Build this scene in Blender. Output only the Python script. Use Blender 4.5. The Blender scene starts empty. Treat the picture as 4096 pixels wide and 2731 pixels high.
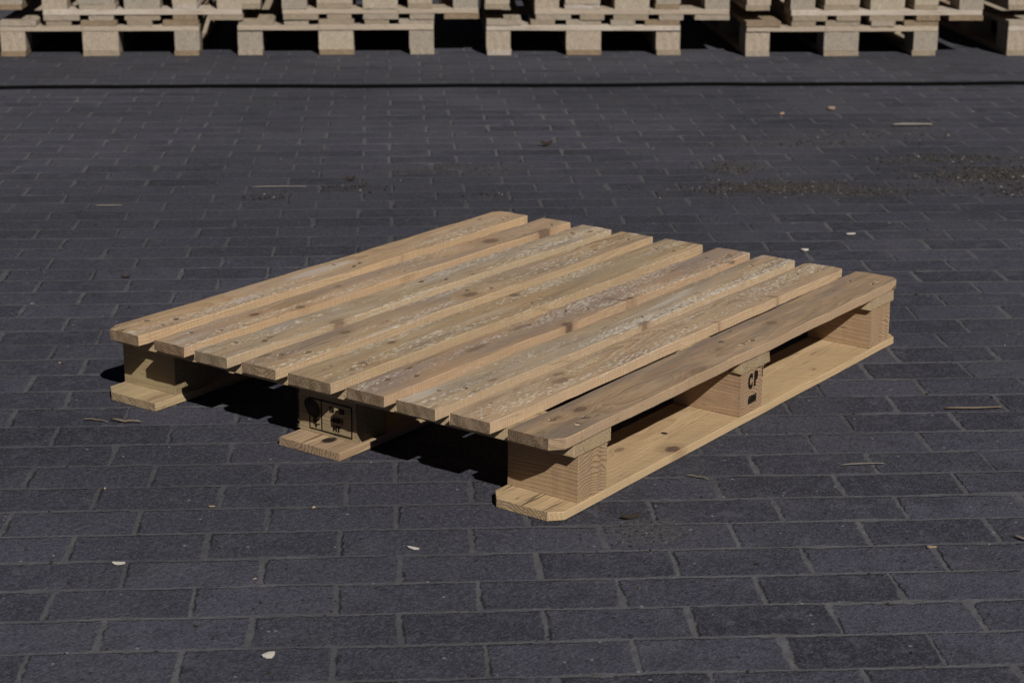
import bpy, bmesh, math, random
import numpy as np
from mathutils import Vector, Matrix, noise as mnoise
R = math.radians
scene = bpy.context.scene
C = scene.collection

# ------------------------------------------------------------------ camera, light, exposure
cam_d = bpy.data.cameras.new("camera"); cam = bpy.data.objects.new("camera", cam_d); C.objects.link(cam)
scene.camera = cam
yaw, pitch, roll = 0.626307, 0.293460, 0.005841
d = Vector((math.cos(pitch)*math.cos(yaw), math.cos(pitch)*math.sin(yaw), -math.sin(pitch)))
r_ = d.cross(Vector((0, 0, 1))).normalized(); u_ = r_.cross(d)
cr, sr = math.cos(roll), math.sin(roll)
rr = cr*r_ + sr*u_; uu = -sr*r_ + cr*u_
M = Matrix((rr, uu, -d)).transposed().to_4x4(); M.translation = Vector((-2.240922, -1.532337, 1.114751))
cam.matrix_world = M
cam_d.sensor_width = 36; cam_d.lens = 66.767; cam_d.clip_start = .05; cam_d.clip_end = 2000
cam_d.dof.use_dof = True; cam_d.dof.focus_distance = 3.05; cam_d.dof.aperture_fstop = 10.0

SUN_DIR = Vector((.703, 1.05, -1.0)).normalized()
elev = math.asin(-SUN_DIR.z); azim = math.atan2(-SUN_DIR.x, -SUN_DIR.y)
w = bpy.data.worlds.new("World"); scene.world = w; w.use_nodes = True
wt = w.node_tree; bg = wt.nodes['Background']
sky = wt.nodes.new('ShaderNodeTexSky'); sky.sky_type = 'NISHITA'; sky.sun_disc = False
sky.altitude = 3000; sky.air_density = .12; sky.dust_density = .05; sky.ozone_density = 1.0
sky.sun_elevation = elev; sky.sun_rotation = azim
wt.links.new(sky.outputs[0], bg.inputs[0]); bg.inputs[1].default_value = .05
sun_d = bpy.data.lights.new("sun", 'SUN'); sun_d.energy = 5.0; sun_d.angle = R(.5); sun_d.color = (1, .965, .915)
sun = bpy.data.objects.new("sun", sun_d); C.objects.link(sun)
sun.rotation_euler = SUN_DIR.to_track_quat('-Z', 'Y').to_euler(); sun.location = (-3, -4, 6)
scene.view_settings.view_transform = 'Standard'; scene.view_settings.look = 'None'
scene.view_settings.gamma = 1; scene.view_settings.exposure = .04

# ------------------------------------------------------------------ node helpers
class NT:
    def __init__(s, tree): s.t = tree
    def n(s, typ, **kw):
        nd = s.t.nodes.new(typ)
        for k, v in kw.items(): setattr(nd, k, v)
        return nd
    def put(s, sock, v):
        if isinstance(v, bpy.types.NodeSocket): s.t.links.new(v, sock)
        elif v is not None: sock.default_value = v
    def m(s, op, a, b=None, c=None, clamp=False):
        nd = s.n('ShaderNodeMath', operation=op, use_clamp=clamp)
        s.put(nd.inputs[0], a); s.put(nd.inputs[1], b); s.put(nd.inputs[2], c)
        return nd.outputs[0]
    def vm(s, op, a, b=None):
        nd = s.n('ShaderNodeVectorMath', operation=op)
        s.put(nd.inputs[0], a); s.put(nd.inputs[1], b)
        return nd.outputs['Value'] if op in ('DOT_PRODUCT', 'LENGTH') else nd.outputs[0]
    def sep(s, v):
        nd = s.n('ShaderNodeSeparateXYZ'); s.put(nd.inputs[0], v); return nd.outputs
    def comb(s, x, y, z):
        nd = s.n('ShaderNodeCombineXYZ')
        for i, v in enumerate((x, y, z)): s.put(nd.inputs[i], v)
        return nd.outputs[0]
    def noise(s, v, scale=1, detail=2, rough=.5):
        nd = s.n('ShaderNodeTexNoise'); s.put(nd.inputs['Vector'], v)
        nd.inputs['Scale'].default_value = scale; nd.inputs['Detail'].default_value = detail; nd.inputs['Roughness'].default_value = rough
        return nd.outputs[0]
    def ss(s, v, lo, hi, a=0, b=1):
        nd = s.n('ShaderNodeMapRange', interpolation_type='SMOOTHSTEP'); s.put(nd.inputs[0], v)
        for i, q in enumerate((lo, hi, a, b)): s.put(nd.inputs[i+1], q)
        return nd.outputs[0]
    def mix(s, f, a, b, bt='MIX'):
        nd = s.n('ShaderNodeMix', data_type='RGBA', blend_type=bt); s.put(nd.inputs[0], f)
        s.put(nd.inputs[6], a if isinstance(a, bpy.types.NodeSocket) else (*a[:3], 1))
        s.put(nd.inputs[7], b if isinstance(b, bpy.types.NodeSocket) else (*b[:3], 1))
        return nd.outputs[2]
    def grey(s, v): return s.comb(v, v, v)
def new_mat(name):
    m = bpy.data.materials.new(name); m.use_nodes = True
    return m, NT(m.node_tree), m.node_tree.nodes['Principled BSDF']
def bump(t, h, dist, strength=1, nrm=None):
    b = t.n('ShaderNodeBump'); b.inputs['Strength'].default_value = strength; b.inputs['Distance'].default_value = dist
    t.put(b.inputs['Height'], h)
    if nrm is not None: t.put(b.inputs['Normal'], nrm)
    return b.outputs[0]

# ------------------------------------------------------------------ sawn softwood
def wood(name, seed, light=(.39, .268, .152), dark=(.235, .130, .058), pith=(.02, -.06), tilt=0., rings=260, ringamt=.5,
         flecks=0., weather=.3, tint=(.27, .205, .16), knots=(), stains=(), endtone=.52, sidesaw=.5, topsaw=0., val=1.0, sidefresh=.42, endnoise=1., endring=.75, grimeamt=.75):
    """log axis = local X; rings are a real 3-D field round the pith so faces and end grain agree"""
    m, t, bs = new_mat(name)
    tc = t.n('ShaderNodeTexCoord'); P = tc.outputs['Object']; N = tc.outputs['Normal']
    x, y, z = t.sep(P); nx, ny, nz = t.sep(N)
    off = (seed*3.17, seed*1.91, seed*.77)
    S = t.vm('ADD', P, off)
    def sc(v): return t.vm('MULTIPLY', S, v)
    w1 = t.m('SUBTRACT', t.noise(sc((1.6, 7, 7)), 1, 2), .5)
    w2 = t.m('SUBTRACT', t.noise(sc((2.1, 9, 9)), 1.3, 2), .5)
    ry = t.m('ADD', t.m('SUBTRACT', y, pith[0]), t.m('ADD', t.m('MULTIPLY', x, tilt), t.m('MULTIPLY', w1, .05)))
    rz = t.m('ADD', t.m('SUBTRACT', z, pith[1]), t.m('MULTIPLY', w2, .035))
    kd = None; km = None; kh = None
    for kn in knots:
        kx, ky, sx, sy, dk = kn[:5]; ka = kn[5] if len(kn) > 5 else 0
        ex = t.m('SUBTRACT', x, kx); ey = t.m('SUBTRACT', y, ky)
        if ka:
            c_, s_ = math.cos(R(ka)), math.sin(R(ka))
            ex, ey = t.m('ADD', t.m('MULTIPLY', ex, c_), t.m('MULTIPLY', ey, s_)), t.m('SUBTRACT', t.m('MULTIPLY', ey, c_), t.m('MULTIPLY', ex, s_))
        e1 = t.m('DIVIDE', ex, sx); e2 = t.m('DIVIDE', ey, sy)
        rad = t.m('SQRT', t.m('ADD', t.m('MULTIPLY', e1, e1), t.m('MULTIPLY', e2, e2)))
        rad = t.m('ADD', rad, t.m('MULTIPLY', t.m('SUBTRACT', t.noise(S, 120, 2), .5), .55))
        core = t.m('MULTIPLY', t.ss(rad, .75, 1.15, 1, 0), dk)
        dsp = t.m('MULTIPLY', t.m('EXPONENT', t.m('MULTIPLY', t.m('MULTIPLY', rad, rad), -.28)), sy*1.3)
        halo = t.m('MULTIPLY', t.ss(rad, 1., 2.6, 1, 0), .45*dk)
        kd = dsp if kd is None else t.m('ADD', kd, dsp)
        km = core if km is None else t.m('MAXIMUM', km, core)
        kh = halo if kh is None else t.m('MAXIMUM', kh, halo)
    r = t.m('SQRT', t.m('ADD', t.m('MULTIPLY', ry, ry), t.m('MULTIPLY', rz, rz)))
    if kd is not None: r = t.m('ADD', r, kd)
    rf = t.m('FRACT', t.m('ADD', t.m('MULTIPLY', r, rings), t.m('MULTIPLY', t.noise(sc((3, 25, 25)), 1, 2), 3.2)))
    late = t.m('MULTIPLY', t.m('POWER', rf, 2.2), t.ss(rf, .9, 1., 1, 0))
    late = t.m('MULTIPLY', late, t.ss(t.noise(sc((.9, 18, 18)), 1, 2), .3, .65, .35, 1.2))
    fib = t.noise(sc((14, 700, 700)), 1, 3, .6)
    streak = t.noise(sc((1.3, 42, 42)), 1, 3, .55)
    patch = t.noise(sc((3.2, 14, 14)), 1, 3, .55)
    col = t.mix(t.m('MULTIPLY', late, ringamt*2.1, clamp=True), light, dark)
    col = t.mix(t.ss(streak, .50, .68, 0, .75), col, tuple(.72*a+.28*b for a, b in zip(light, dark)))
    col = t.mix(t.ss(streak, .47, .25, 0, .38), col, tuple(min(1, a*1.22) for a in light))
    top = t.ss(nz, .6, .8)
    wz = t.m('MULTIPLY', t.ss(t.m('ADD', patch, t.m('MULTIPLY', t.m('SUBTRACT', fib, .5), .5)), .36, .66), weather*1.5)
    wz = t.m('MULTIPLY', wz, t.m('ADD', .3, t.m('MULTIPLY', top, .7)))
    col = t.mix(wz, col, tint)
    grime = t.noise(sc((1.9, 17, 17)), 1.3, 4, .6)
    col = t.mix(t.m('MULTIPLY', t.ss(grime, .50, .70, 0, .55), t.m('ADD', .25, t.m('MULTIPLY', top, grimeamt))), col, (.165, .125, .092))
    col = t.mix(t.m('MULTIPLY', t.ss(grime, .44, .30, 0, .5), top), col, tuple(min(1, a*1.3) for a in light))
    # pinkish / brown blotches and small dark dirt flecks
    blot = t.noise(sc((5, 30, 30)), 1.7, 2)
    col = t.mix(t.ss(blot, .6, .75, 0, .38), col, (.20, .115, .07))
    dirt = t.noise(sc((38, 170, 170)), 1, 2)
    col = t.mix(t.ss(dirt, .66, .76, 0, .7), col, (.085, .055, .035))
    col = t.mix(t.m('MULTIPLY', t.m('SUBTRACT', fib, .35), .95, clamp=True), col, (.15, .09, .045))
    top1 = t.m('SUBTRACT', 1, top)
    col = t.mix(t.m('MULTIPLY', top1, sidefresh), col, tuple(min(1, a*1.4) for a in light))
    # end grain
    ax = t.m('ABSOLUTE', nx); end = t.ss(ax, .6, .85)
    ecol = t.mix(t.m('MULTIPLY', t.ss(rf, .35, .95), endring), tuple(a*endtone for a in light), tuple(a*endtone*.75 for a in dark))
    ecol = t.mix(t.ss(t.noise(S, 420, 2), .5, .72, 0, .75*endnoise), ecol, (.06, .035, .018))
    ecol = t.mix(t.ss(t.noise(S, 60, 2), .45, .7, 0, .4), ecol, (.30, .21, .14))
    col = t.mix(end, col, ecol)
    # saw marks
    side = t.m('MULTIPLY', t.m('SUBTRACT', 1, top), t.m('SUBTRACT', 1, end))
    saw = t.noise(t.comb(t.m('ADD', t.m('MULTIPLY', x, 330), t.m('MULTIPLY', z, 25)), t.m('MULTIPLY', z, 12), seed), 1, 2)
    col = t.mix(t.m('MULTIPLY', side, t.ss(saw, .42, .68, 0, .75*sidesaw)), col, (.19, .115, .06))
    if topsaw:
        sw2 = t.noise(t.comb(t.m('ADD', t.m('MULTIPLY', x, 170), t.m('MULTIPLY', y, 95)), t.m('MULTIPLY', y, 6), seed), 1, 1)
        col = t.mix(t.m('MULTIPLY', top, t.ss(sw2, .42, .7, 0, topsaw)), col, tuple(min(1, a*1.35) for a in light))
    ckn = t.noise(sc((2.2, 55, 8)), 1, 1)
    ck = t.m('MULTIPLY', t.ss(t.m('ABSOLUTE', t.m('SUBTRACT', ckn, .5)), .016, .004, 0, 1), t.ss(t.noise(sc((3.4, 20, 5)), 2.1, 1), .52, .62))
    ck = t.m('MULTIPLY', t.m('MULTIPLY', ck, t.ss(t.m('ABSOLUTE', x), .22, .50, .25, .9)), t.m('SUBTRACT', 1, end))
    col = t.mix(t.m('MULTIPLY', ck, .85), col, (.045, .028, .017))
    # pale torn fibre flecks
    fl = None
    if flecks > 0:
        f1 = t.noise(sc((80, 400, 240)), 1, 1, .4)
        f2 = t.noise(sc((2.0, 26, 26)), 1, 2)
        thr = t.ss(f2, .40, .66, .80, .565)
        fl = t.m('MULTIPLY', t.m('GREATER_THAN', t.m('ADD', f1, .06*flecks), thr), t.m('ADD', .25, t.m('MULTIPLY', top, .75)))
        fl = t.m('MULTIPLY', fl, t.m('SUBTRACT', 1, end))
        col = t.mix(t.m('MULTIPLY', fl, .52), col, (.66, .60, .51))
        wh = t.noise(sc((3.5, 34, 34)), 1, 2)
        col = t.mix(t.m('MULTIPLY', t.ss(wh, .6, .74, 0, .5*flecks), top), col, (.50, .44, .38))
    if km is not None:
        col = t.mix(kh, col, (.20, .11, .055))
        col = t.mix(km, col, t.mix(t.noise(S, 160, 2), (.045, .024, .014), (.19, .115, .08)))
    for (kx, ky, sx, sy, colr, amt) in stains:
        e1 = t.m('DIVIDE', t.m('SUBTRACT', x, kx), sx); e2 = t.m('DIVIDE', t.m('SUBTRACT', y, ky), sy)
        rad = t.m('SQRT', t.m('ADD', t.m('MULTIPLY', e1, e1), t.m('MULTIPLY', e2, e2)))
        rad = t.m('ADD', rad, t.m('MULTIPLY', t.m('SUBTRACT', t.noise(sc((60, 200, 60)), 1, 3), .5), .5))
        col = t.mix(t.m('MULTIPLY', t.ss(rad, .6, 1.1, 1, 0), amt), col, colr)
    hs = t.n('ShaderNodeHueSaturation'); hs.inputs['Saturation'].default_value = .93; hs.inputs['Value'].default_value = val; hs.inputs['Hue'].default_value = .503; t.put(hs.inputs['Color'], col); col = hs.outputs[0]
    t.put(bs.inputs['Base Color'], col)
    bs.inputs['Roughness'].default_value = .82; bs.inputs['Specular IOR Level'].default_value = .22
    h = t.m('ADD', t.m('MULTIPLY', fib, .55), t.m('MULTIPLY', late, -.35))
    h = t.m('ADD', h, t.m('MULTIPLY', t.m('MULTIPLY', saw, side), .7*sidesaw))
    h = t.m('ADD', h, t.m('MULTIPLY', t.m('MULTIPLY', t.noise(S, 520, 3), end), 1.6))
    if fl is not None: h = t.m('ADD', h, t.m('MULTIPLY', fl, .5))
    if km is not None: h = t.m('SUBTRACT', h, t.m('MULTIPLY', km, .6))
    t.put(bs.inputs['Normal'], bump(t, h, .0011, .8))
    return m

def flat(name, col, rough=.8, spec=.2, var=.25, scale=60):
    m, t, bs = new_mat(name)
    tc = t.n('ShaderNodeTexCoord')
    n = t.noise(tc.outputs['Object'], scale, 3)
    c = t.mix(n, tuple(a*(1-var) for a in col), tuple(a*(1+var) for a in col))
    t.put(bs.inputs['Base Color'], c); bs.inputs['Roughness'].default_value = rough; bs.inputs['Specular IOR Level'].default_value = spec
    t.put(bs.inputs['Normal'], bump(t, n, .002, .5))
    return m

# ------------------------------------------------------------------ mesh helpers
def link(name, me, mat=None, parent=None, loc=(0, 0, 0), rz=0):
    o = bpy.data.objects.new(name, me); C.objects.link(o)
    if mat is not None and me is not None:
        for mm in (mat if isinstance(mat, (list, tuple)) else [mat]): me.materials.append(mm)
    o.location = loc; o.rotation_euler = (0, 0, rz); o.parent = parent
    return o
def tag(o, label=None, cat=None, group=None, kind=None):
    if label: o['label'] = label
    if cat: o['category'] = cat
    if group: o['group'] = group
    if kind: o['kind'] = kind
    return o
def from_lists(name, V, F, smooth=False):
    me = bpy.data.meshes.new(name); me.from_pydata(V, [], F); me.update()
    if smooth:
        for p in me.polygons: p.use_smooth = True
    return me
def plank_mesh(name, L, Wd, T, seed=0, step=.03, rough=.0006, bev=.0012, ends=None, cup=0., bow=0., rag=.0012, wane=None, cuts=(.0, .0, .0, .0)):
    """sawn timber along local X, centred; cuts = corner cuts (x- y-, x- y+, x+ y-, x+ y+) as (dx, dy) or 0"""
    rnd = random.Random(seed)
    cs = [c if isinstance(c, tuple) else (c, c) for c in cuts]
    st = {-L/2, L/2}
    for c, e in zip(cs, (-1, -1, 1, 1)):
        if c[0]: st.add(e*(L/2 - c[0]))
    n = max(2, int(L/step)); st |= {-L/2 + L*i/n for i in range(n+1)}
    xs = sorted(st); xs2 = [xs[0]]
    for q in xs[1:]:
        if q - xs2[-1] > .0008: xs2.append(q)
    xs2[-1] = L/2
    if len(xs2) < 3: xs2 = [-L/2, 0, L/2]
    K = 6
    V, F = [], []
    prof_n = None
    for i, x in enumerate(xs2):
        lo, hi = -Wd/2, Wd/2
        dn = x + L/2; df = L/2 - x
        if cs[0][0] and dn < cs[0][0]: lo += cs[0][1]*(1-dn/cs[0][0])
        if cs[1][0] and dn < cs[1][0]: hi -= cs[1][1]*(1-dn/cs[1][0])
        if cs[2][0] and df < cs[2][0]: lo += cs[2][1]*(1-df/cs[2][0])
        if cs[3][0] and df < cs[3][0]: hi -= cs[3][1]*(1-df/cs[3][0])
        def nz(k, f=9): return mnoise.noise(Vector((x*f+seed*7.3, k*3.1, seed*1.7)))
        lo += rough*1.6*nz(1)+rough*.8*nz(5, 60); hi += rough*1.6*nz(2)+rough*.8*nz(6, 60)
        b1 = bev*(.7+.6*abs(nz(11, 40))); b2 = bev*(.7+.6*abs(nz(12, 40)))
        zt = T/2 + rough*nz(3, 5); zb = -T/2 + rough*.4*nz(4, 5)
        bz = bow*(1-(2*x/L)**2)
        ring = []
        # bottom, lo -> hi
        for k in range(K+1):
            f = k/K; ring.append((lo+b1 + (hi-lo-b1-b2)*f, zb))
        ring.append((hi, zb+b2)); ring.append((hi, (zb+zt)/2)); ring.append((hi, zt-b2))
        for k in range(K, -1, -1):
            f = k/K; yy = lo+b1 + (hi-lo-b1-b2)*f
            ring.append((yy, zt + cup*(1-(2*f-1)**2) + rough*.5*mnoise.noise(Vector((x*6, yy*40, seed)))))
        ring.append((lo, zt-b1)); ring.append((lo, (zb+zt)/2)); ring.append((lo, zb+b1))
        if wane:   # missing bark edge: (side, amount y, amount z)
            s_, wy, wz_ = wane
            ring = [((yy, zz) if s_*yy < Wd/2-wy*(1.1+.5*nz(21, 25)) or zz > T/2-.004 and s_ < 0 and False else
                     (s_*(Wd/2 - wy*(.5+.9*abs(nz(zz*90, 60)))*max(0, (s_*yy-(Wd/2-wy))/wy)*max(0, .4+zz/T)), zz)) for yy, zz in ring]
        base = len(V)
        prof_n = len(ring)
        for (yy, zz) in ring:
            jx = 0
            if i in (0, len(xs2)-1): jx = rag*(rnd.random()-.5)*1.0
            V.append((x+jx, yy, zz+bz))
        if i:
            a = base-prof_n
            for k in range(prof_n):
                k2 = (k+1) % prof_n
                F.append((a+k, a+k2, base+k2, base+k))
    nE = len(V)
    last = nE-prof_n
    # caps: rows between bottom and top (grid strips)
    def cap(base, flip):
        top0 = base + K + 4
        fs = []
        for k in range(K):
            a, b = base+k, base+k+1
            c, e = top0+(K-k)-1, top0+(K-k)
            fs.append((a, b, c, e))
        fs.append((base+K, base+K+1, base+K+2)); fs.append((base+K, base+K+2, base+K+3)); fs.append((base+K, base+K+3, base+K+4))
        e0 = top0+K
        fs.append((base, e0, e0+1)); fs.append((base, e0+1, e0+2)); fs.append((base, e0+2, e0+3))
        return [tuple(reversed(f)) if flip else f for f in fs]
    F += cap(0, False); F += cap(last, True)
    me = from_lists(name, V, F)
    bm = bmesh.new(); bm.from_mesh(me); bmesh.ops.recalc_face_normals(bm, faces=bm.faces); bm.to_mesh(me); bm.free()
    return me
def plank(name, x0, x1, y0, y1, z0, z1, mat, parent, axis='x', seed=0, yend=None, **kw):
    """axis x or y; yend=(y0,y1) at the far end lets a board run slightly askew"""
    if axis == 'x':
        L, Wd = x1-x0, y1-y0; rz = 0
        cx, cy = (x0+x1)/2, (y0+y1)/2
        if yend:
            Wd = ((y1-y0)+(yend[1]-yend[0]))/2
            cy = (y0+y1+yend[0]+yend[1])/4
            rz = math.atan2((yend[0]+yend[1]-y0-y1)/2, L)
    else:
        L, Wd = y1-y0, x1-x0; rz = R(90); cx, cy = (x0+x1)/2, (y0+y1)/2
    me = plank_mesh(name, L, Wd, z1-z0, seed=seed, **kw)
    return link(name, me, mat, parent, (cx, cy, (z0+z1)/2), rz)

# ------------------------------------------------------------------ ground: concrete pavers, 200 x 100 mm, running bond
def paving_material():
    m, t, bs = new_mat("concrete_pavers")
    tc = t.n('ShaderNodeTexCoord'); P = tc.outputs['Object']
    px, py, pz = t.sep(P)
    P2 = t.comb(px, py, 0)
    wv = t.n('ShaderNodeTexNoise'); t.put(wv.inputs['Vector'], P2); wv.inputs['Scale'].default_value = 6; wv.inputs['Detail'].default_value = 1
    wob = t.vm('SCALE', t.vm('SUBTRACT', wv.outputs['Color'], (.5, .5, .5))); wob.node.inputs['Scale'].default_value = .008
    wv2 = t.n('ShaderNodeTexNoise'); t.put(wv2.inputs['Vector'], P2); wv2.inputs['Scale'].default_value = 70; wv2.inputs['Detail'].default_value = 3
    wob2 = t.vm('SCALE', t.vm('SUBTRACT', wv2.outputs['Color'], (.5, .5, .5))); wob2.node.inputs['Scale'].default_value = .0055
    Q = t.vm('ADD', P2, t.vm('ADD', wob, wob2))
    a = R(39.7)
    v = t.m('DIVIDE', t.m('ADD', t.vm('DOT_PRODUCT', Q, (math.cos(a), math.sin(a), 0)), .4046+10), .1)
    u = t.m('ADD', t.vm('DOT_PRODUCT', Q, (math.sin(a), -math.cos(a), 0)), .643+39.8)
    row = t.m('FLOOR', v); odd = t.m('MODULO', row, 2)
    wr = t.n('ShaderNodeTexWhiteNoise', noise_dimensions='1D'); t.put(wr.inputs['W'], row)
    u = t.m('SUBTRACT', t.m('DIVIDE', u, .199), t.m('ADD', t.m('MULTIPLY', odd, .58), t.m('MULTIPLY', t.m('SUBTRACT', wr.outputs['Value'], .5), .05)))
    cu = t.m('FLOOR', u)
    cell = t.comb(cu, row, 0)
    wn = t.n('ShaderNodeTexWhiteNoise', noise_dimensions='3D'); t.put(wn.inputs['Vector'], cell)
    wn2 = t.n('ShaderNodeTexWhiteNoise', noise_dimensions='3D'); t.put(wn2.inputs['Vector'], t.vm('ADD', cell, (7.3, 2.1, 5)))
    rnd = wn.outputs['Value']; rc = wn.outputs['Color']; rc2 = wn2.outputs['Color']
    fu = t.m('SUBTRACT', t.m('FRACT', u), .5); fv = t.m('SUBTRACT', t.m('FRACT', v), .5)
    # each block is shifted a little in its slot
    sx, sy, sz = t.sep(rc)
    gu = t.m('ADD', t.m('MULTIPLY', fu, .199), t.m('MULTIPLY', t.m('SUBTRACT', sx, .5), .004))
    gv = t.m('ADD', t.m('MULTIPLY', fv, .1), t.m('MULTIPLY', t.m('SUBTRACT', sy, .5), .003))
    du = t.m('SUBTRACT', .0995, t.m('ABSOLUTE', gu)); dv = t.m('SUBTRACT', .05, t.m('ABSOLUTE', gv))
    dmin = t.m('SMOOTH_MIN', du, t.m('ADD', dv, .0010), .0015)
    # worn corners
    fine = t.noise(P2, 260, 3, .6); med = t.noise(P2, 34, 3, .6); big = t.noise(P2, 2.3, 3, .6); huge = t.noise(P2, .8, 2)
    spill = t.m('MULTIPLY', t.ss(t.noise(P2, 7, 5, .7), .5, .8), .010)
    dj = t.m('SUBTRACT', t.m('ADD', dmin, t.m('ADD', t.m('MULTIPLY', t.m('SUBTRACT', med, .5), .010), t.m('MULTIPLY', t.m('SUBTRACT', fine, .5), .008))), spill)
    mask = t.ss(dj, .0030, .0062)                   # 0 in joint, 1 on block
    # colours
    dist = t.vm('LENGTH', t.vm('SUBTRACT', P2, (2.6, 1.6, 0)))
    farz = t.ss(t.vm('DOT_PRODUCT', P2, (.81, .586, 0)), .8, 3.4)
    bcol = t.mix(rnd, (.020, .0195, .028), (.058, .056, .074))
    bcol = t.mix(t.ss(med, .38, .72, 0, .45), bcol, (.070, .068, .086))
    bcol = t.mix(t.ss(t.noise(P2, 15, 4, .65), .5, .72, 0, .6), bcol, (.026, .025, .028))
    bcol = t.mix(t.ss(t.noise(P2, 19, 3, .55), .52, .72, 0, .55), bcol, (.084, .081, .098))
    bcol = t.mix(t.ss(t.noise(P2, 8.5, 3, .6), .56, .70, 0, .55), bcol, (.019, .0185, .024))
    bcol = t.mix(t.ss(big, .48, .7, 0, .35), bcol, (.070, .070, .080))
    jcol = t.mix(t.ss(med, .3, .7), (.072, .070, .072), (.116, .112, .112))
    jcol = t.mix(t.ss(t.noise(P2, 4.2, 4, .6), .5, .66, 0, .7), jcol, (.056, .055, .058))
    jcol = t.mix(t.m('MULTIPLY', farz, .6), jcol, (.135, .126, .122))
    col = t.mix(mask, jcol, bcol)
    # dust lying over the blocks, more of it towards the stacks
    dust = t.m('MULTIPLY', t.ss(t.m('ADD', t.noise(P2, 4.5, 5, .68), t.m('MULTIPLY', farz, .05)), .52, .74), .45)
    col = t.mix(dust, col, (.070, .068, .071))
    col = t.mix(t.m('MULTIPLY', farz, t.ss(t.noise(P2, 3.1, 4, .6), .38, .62, .0, .35)), col, (.070, .067, .069))
    soilm = None
    for (hx, hy, hu, hv) in ((2.405, .90, .17, .06), (2.56, 1.15, .07, .07), (2.46, .72, .17, .05), (2.95, .44, .22, .10), (3.06, .70, .2, .05), (3.0, 1.15, .28, .035), (2.04, 1.765, .2, .07), (.07, -.13, .07, .05)):
        D_ = t.vm('SUBTRACT', P2, (hx, hy, 0))
        hu_ = t.m('DIVIDE', t.vm('DOT_PRODUCT', D_, (math.sin(a), -math.cos(a), 0)), hu); hv_ = t.m('DIVIDE', t.vm('DOT_PRODUCT', D_, (math.cos(a), math.sin(a), 0)), hv)
        q_ = t.m('EXPONENT', t.m('MULTIPLY', t.m('ADD', t.m('MULTIPLY', hu_, hu_), t.m('MULTIPLY', hv_, hv_)), -.7))
        soilm = q_ if soilm is None else t.m('MAXIMUM', soilm, q_)
    soilm = t.ss(t.m('ADD', soilm, t.m('MULTIPLY', t.m('SUBTRACT', t.noise(P2, 26, 4, .7), .5), 1.1)), .35, .62)
    col = t.mix(t.m('MULTIPLY', soilm, .62), col, t.mix(t.noise(P2, 110, 3), (.024, .023, .024), (.100, .093, .088)))
    # oily smudges, stretched across
    sm = t.noise(t.comb(t.m('MULTIPLY', t.vm('DOT_PRODUCT', P2, (math.sin(a), -math.cos(a), 0)), 2.2), t.m('MULTIPLY', t.vm('DOT_PRODUCT', P2, (math.cos(a), math.sin(a), 0)), 6), 3), 1, 3, .6)
    col = t.mix(t.ss(sm, .60, .78, 0, .72), col, (.026, .025, .029))
    col = t.mix(t.ss(huge, .38, .62, .42, 0), col, (.020, .020, .024))
    # grain of the concrete: light and dark aggregate
    col = t.mix(t.m('MULTIPLY', t.ss(fine, .52, .66, 0, .45), t.m('ADD', .3, t.m('MULTIPLY', mask, .7))), col, (.135, .134, .155))
    col = t.mix(t.m('MULTIPLY', t.ss(fine, .46, .33, 0, .7), t.m('ADD', .45, t.m('MULTIPLY', mask, .55))), col, (.016, .015, .018))
    fine2 = t.noise(P2, 110, 2, .5)
    col = t.mix(t.ss(fine2, .5, .66, 0, .25), col, (.110, .108, .124))
    col = t.mix(t.m('MULTIPLY', t.ss(fine2, .46, .32, 0, .38), mask), col, (.016, .016, .019))
    vor = t.n('ShaderNodeTexVoronoi'); t.put(vor.inputs['Vector'], P2); vor.inputs['Scale'].default_value = 42
    spot = t.m('MULTIPLY', t.m('LESS_THAN', vor.outputs['Distance'], .13), t.m('GREATER_THAN', t.noise(P2, 11, 2), .53))
    col = t.mix(t.m('MULTIPLY', spot, .85), col, (.014, .013, .014))
    vor2 = t.n('ShaderNodeTexVoronoi'); t.put(vor2.inputs['Vector'], P2); vor2.inputs['Scale'].default_value = 27
    spot2 = t.m('MULTIPLY', t.m('LESS_THAN', vor2.outputs['Distance'], .07), t.m('GREATER_THAN', t.noise(P2, 7, 2), .5))
    col = t.mix(t.m('MULTIPLY', spot2, .7), col, (.22, .22, .24))
    # open cracks beside some joints, with the shade along one side painted dark
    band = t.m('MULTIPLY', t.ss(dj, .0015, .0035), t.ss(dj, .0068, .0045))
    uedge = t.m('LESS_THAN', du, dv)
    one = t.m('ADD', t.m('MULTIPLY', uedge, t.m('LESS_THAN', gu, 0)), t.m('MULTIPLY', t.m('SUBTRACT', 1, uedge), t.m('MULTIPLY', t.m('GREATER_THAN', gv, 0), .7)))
    crack_shade = t.m('MULTIPLY', t.m('MULTIPLY', band, one), t.ss(t.noise(P2, 16, 3, .7), .44, .56))
    col = t.mix(t.m('MULTIPLY', crack_shade, .75), col, (.014, .013, .014))
    col = t.mix(1.0, col, (.855, .865, .915), 'MULTIPLY')
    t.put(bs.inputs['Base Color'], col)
    t.put(bs.inputs['Roughness'], t.ss(sm, .55, .8, .92, .72)); bs.inputs['Specular IOR Level'].default_value = .25
    tx, ty, tz = t.sep(rc2)
    tilt = t.m('ADD', t.m('MULTIPLY', t.m('SUBTRACT', tx, .5), t.m('MULTIPLY', gu, .030)), t.m('MULTIPLY', t.m('SUBTRACT', ty, .5), t.m('MULTIPLY', gv, .05)))
    lvl = t.m('ADD', tilt, t.m('MULTIPLY', t.m('SUBTRACT', tz, .5), .0012))
    h = t.m('MULTIPLY', mask, t.m('ADD', .0009, lvl))
    h = t.m('ADD', h, t.m('MULTIPLY', fine, t.m('ADD', .0010, t.m('MULTIPLY', mask, .0014))))
    h = t.m('ADD', h, t.m('MULTIPLY', med, .0022))
    h = t.m('SUBTRACT', h, t.m('MULTIPLY', crack_shade, .0025))
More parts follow.
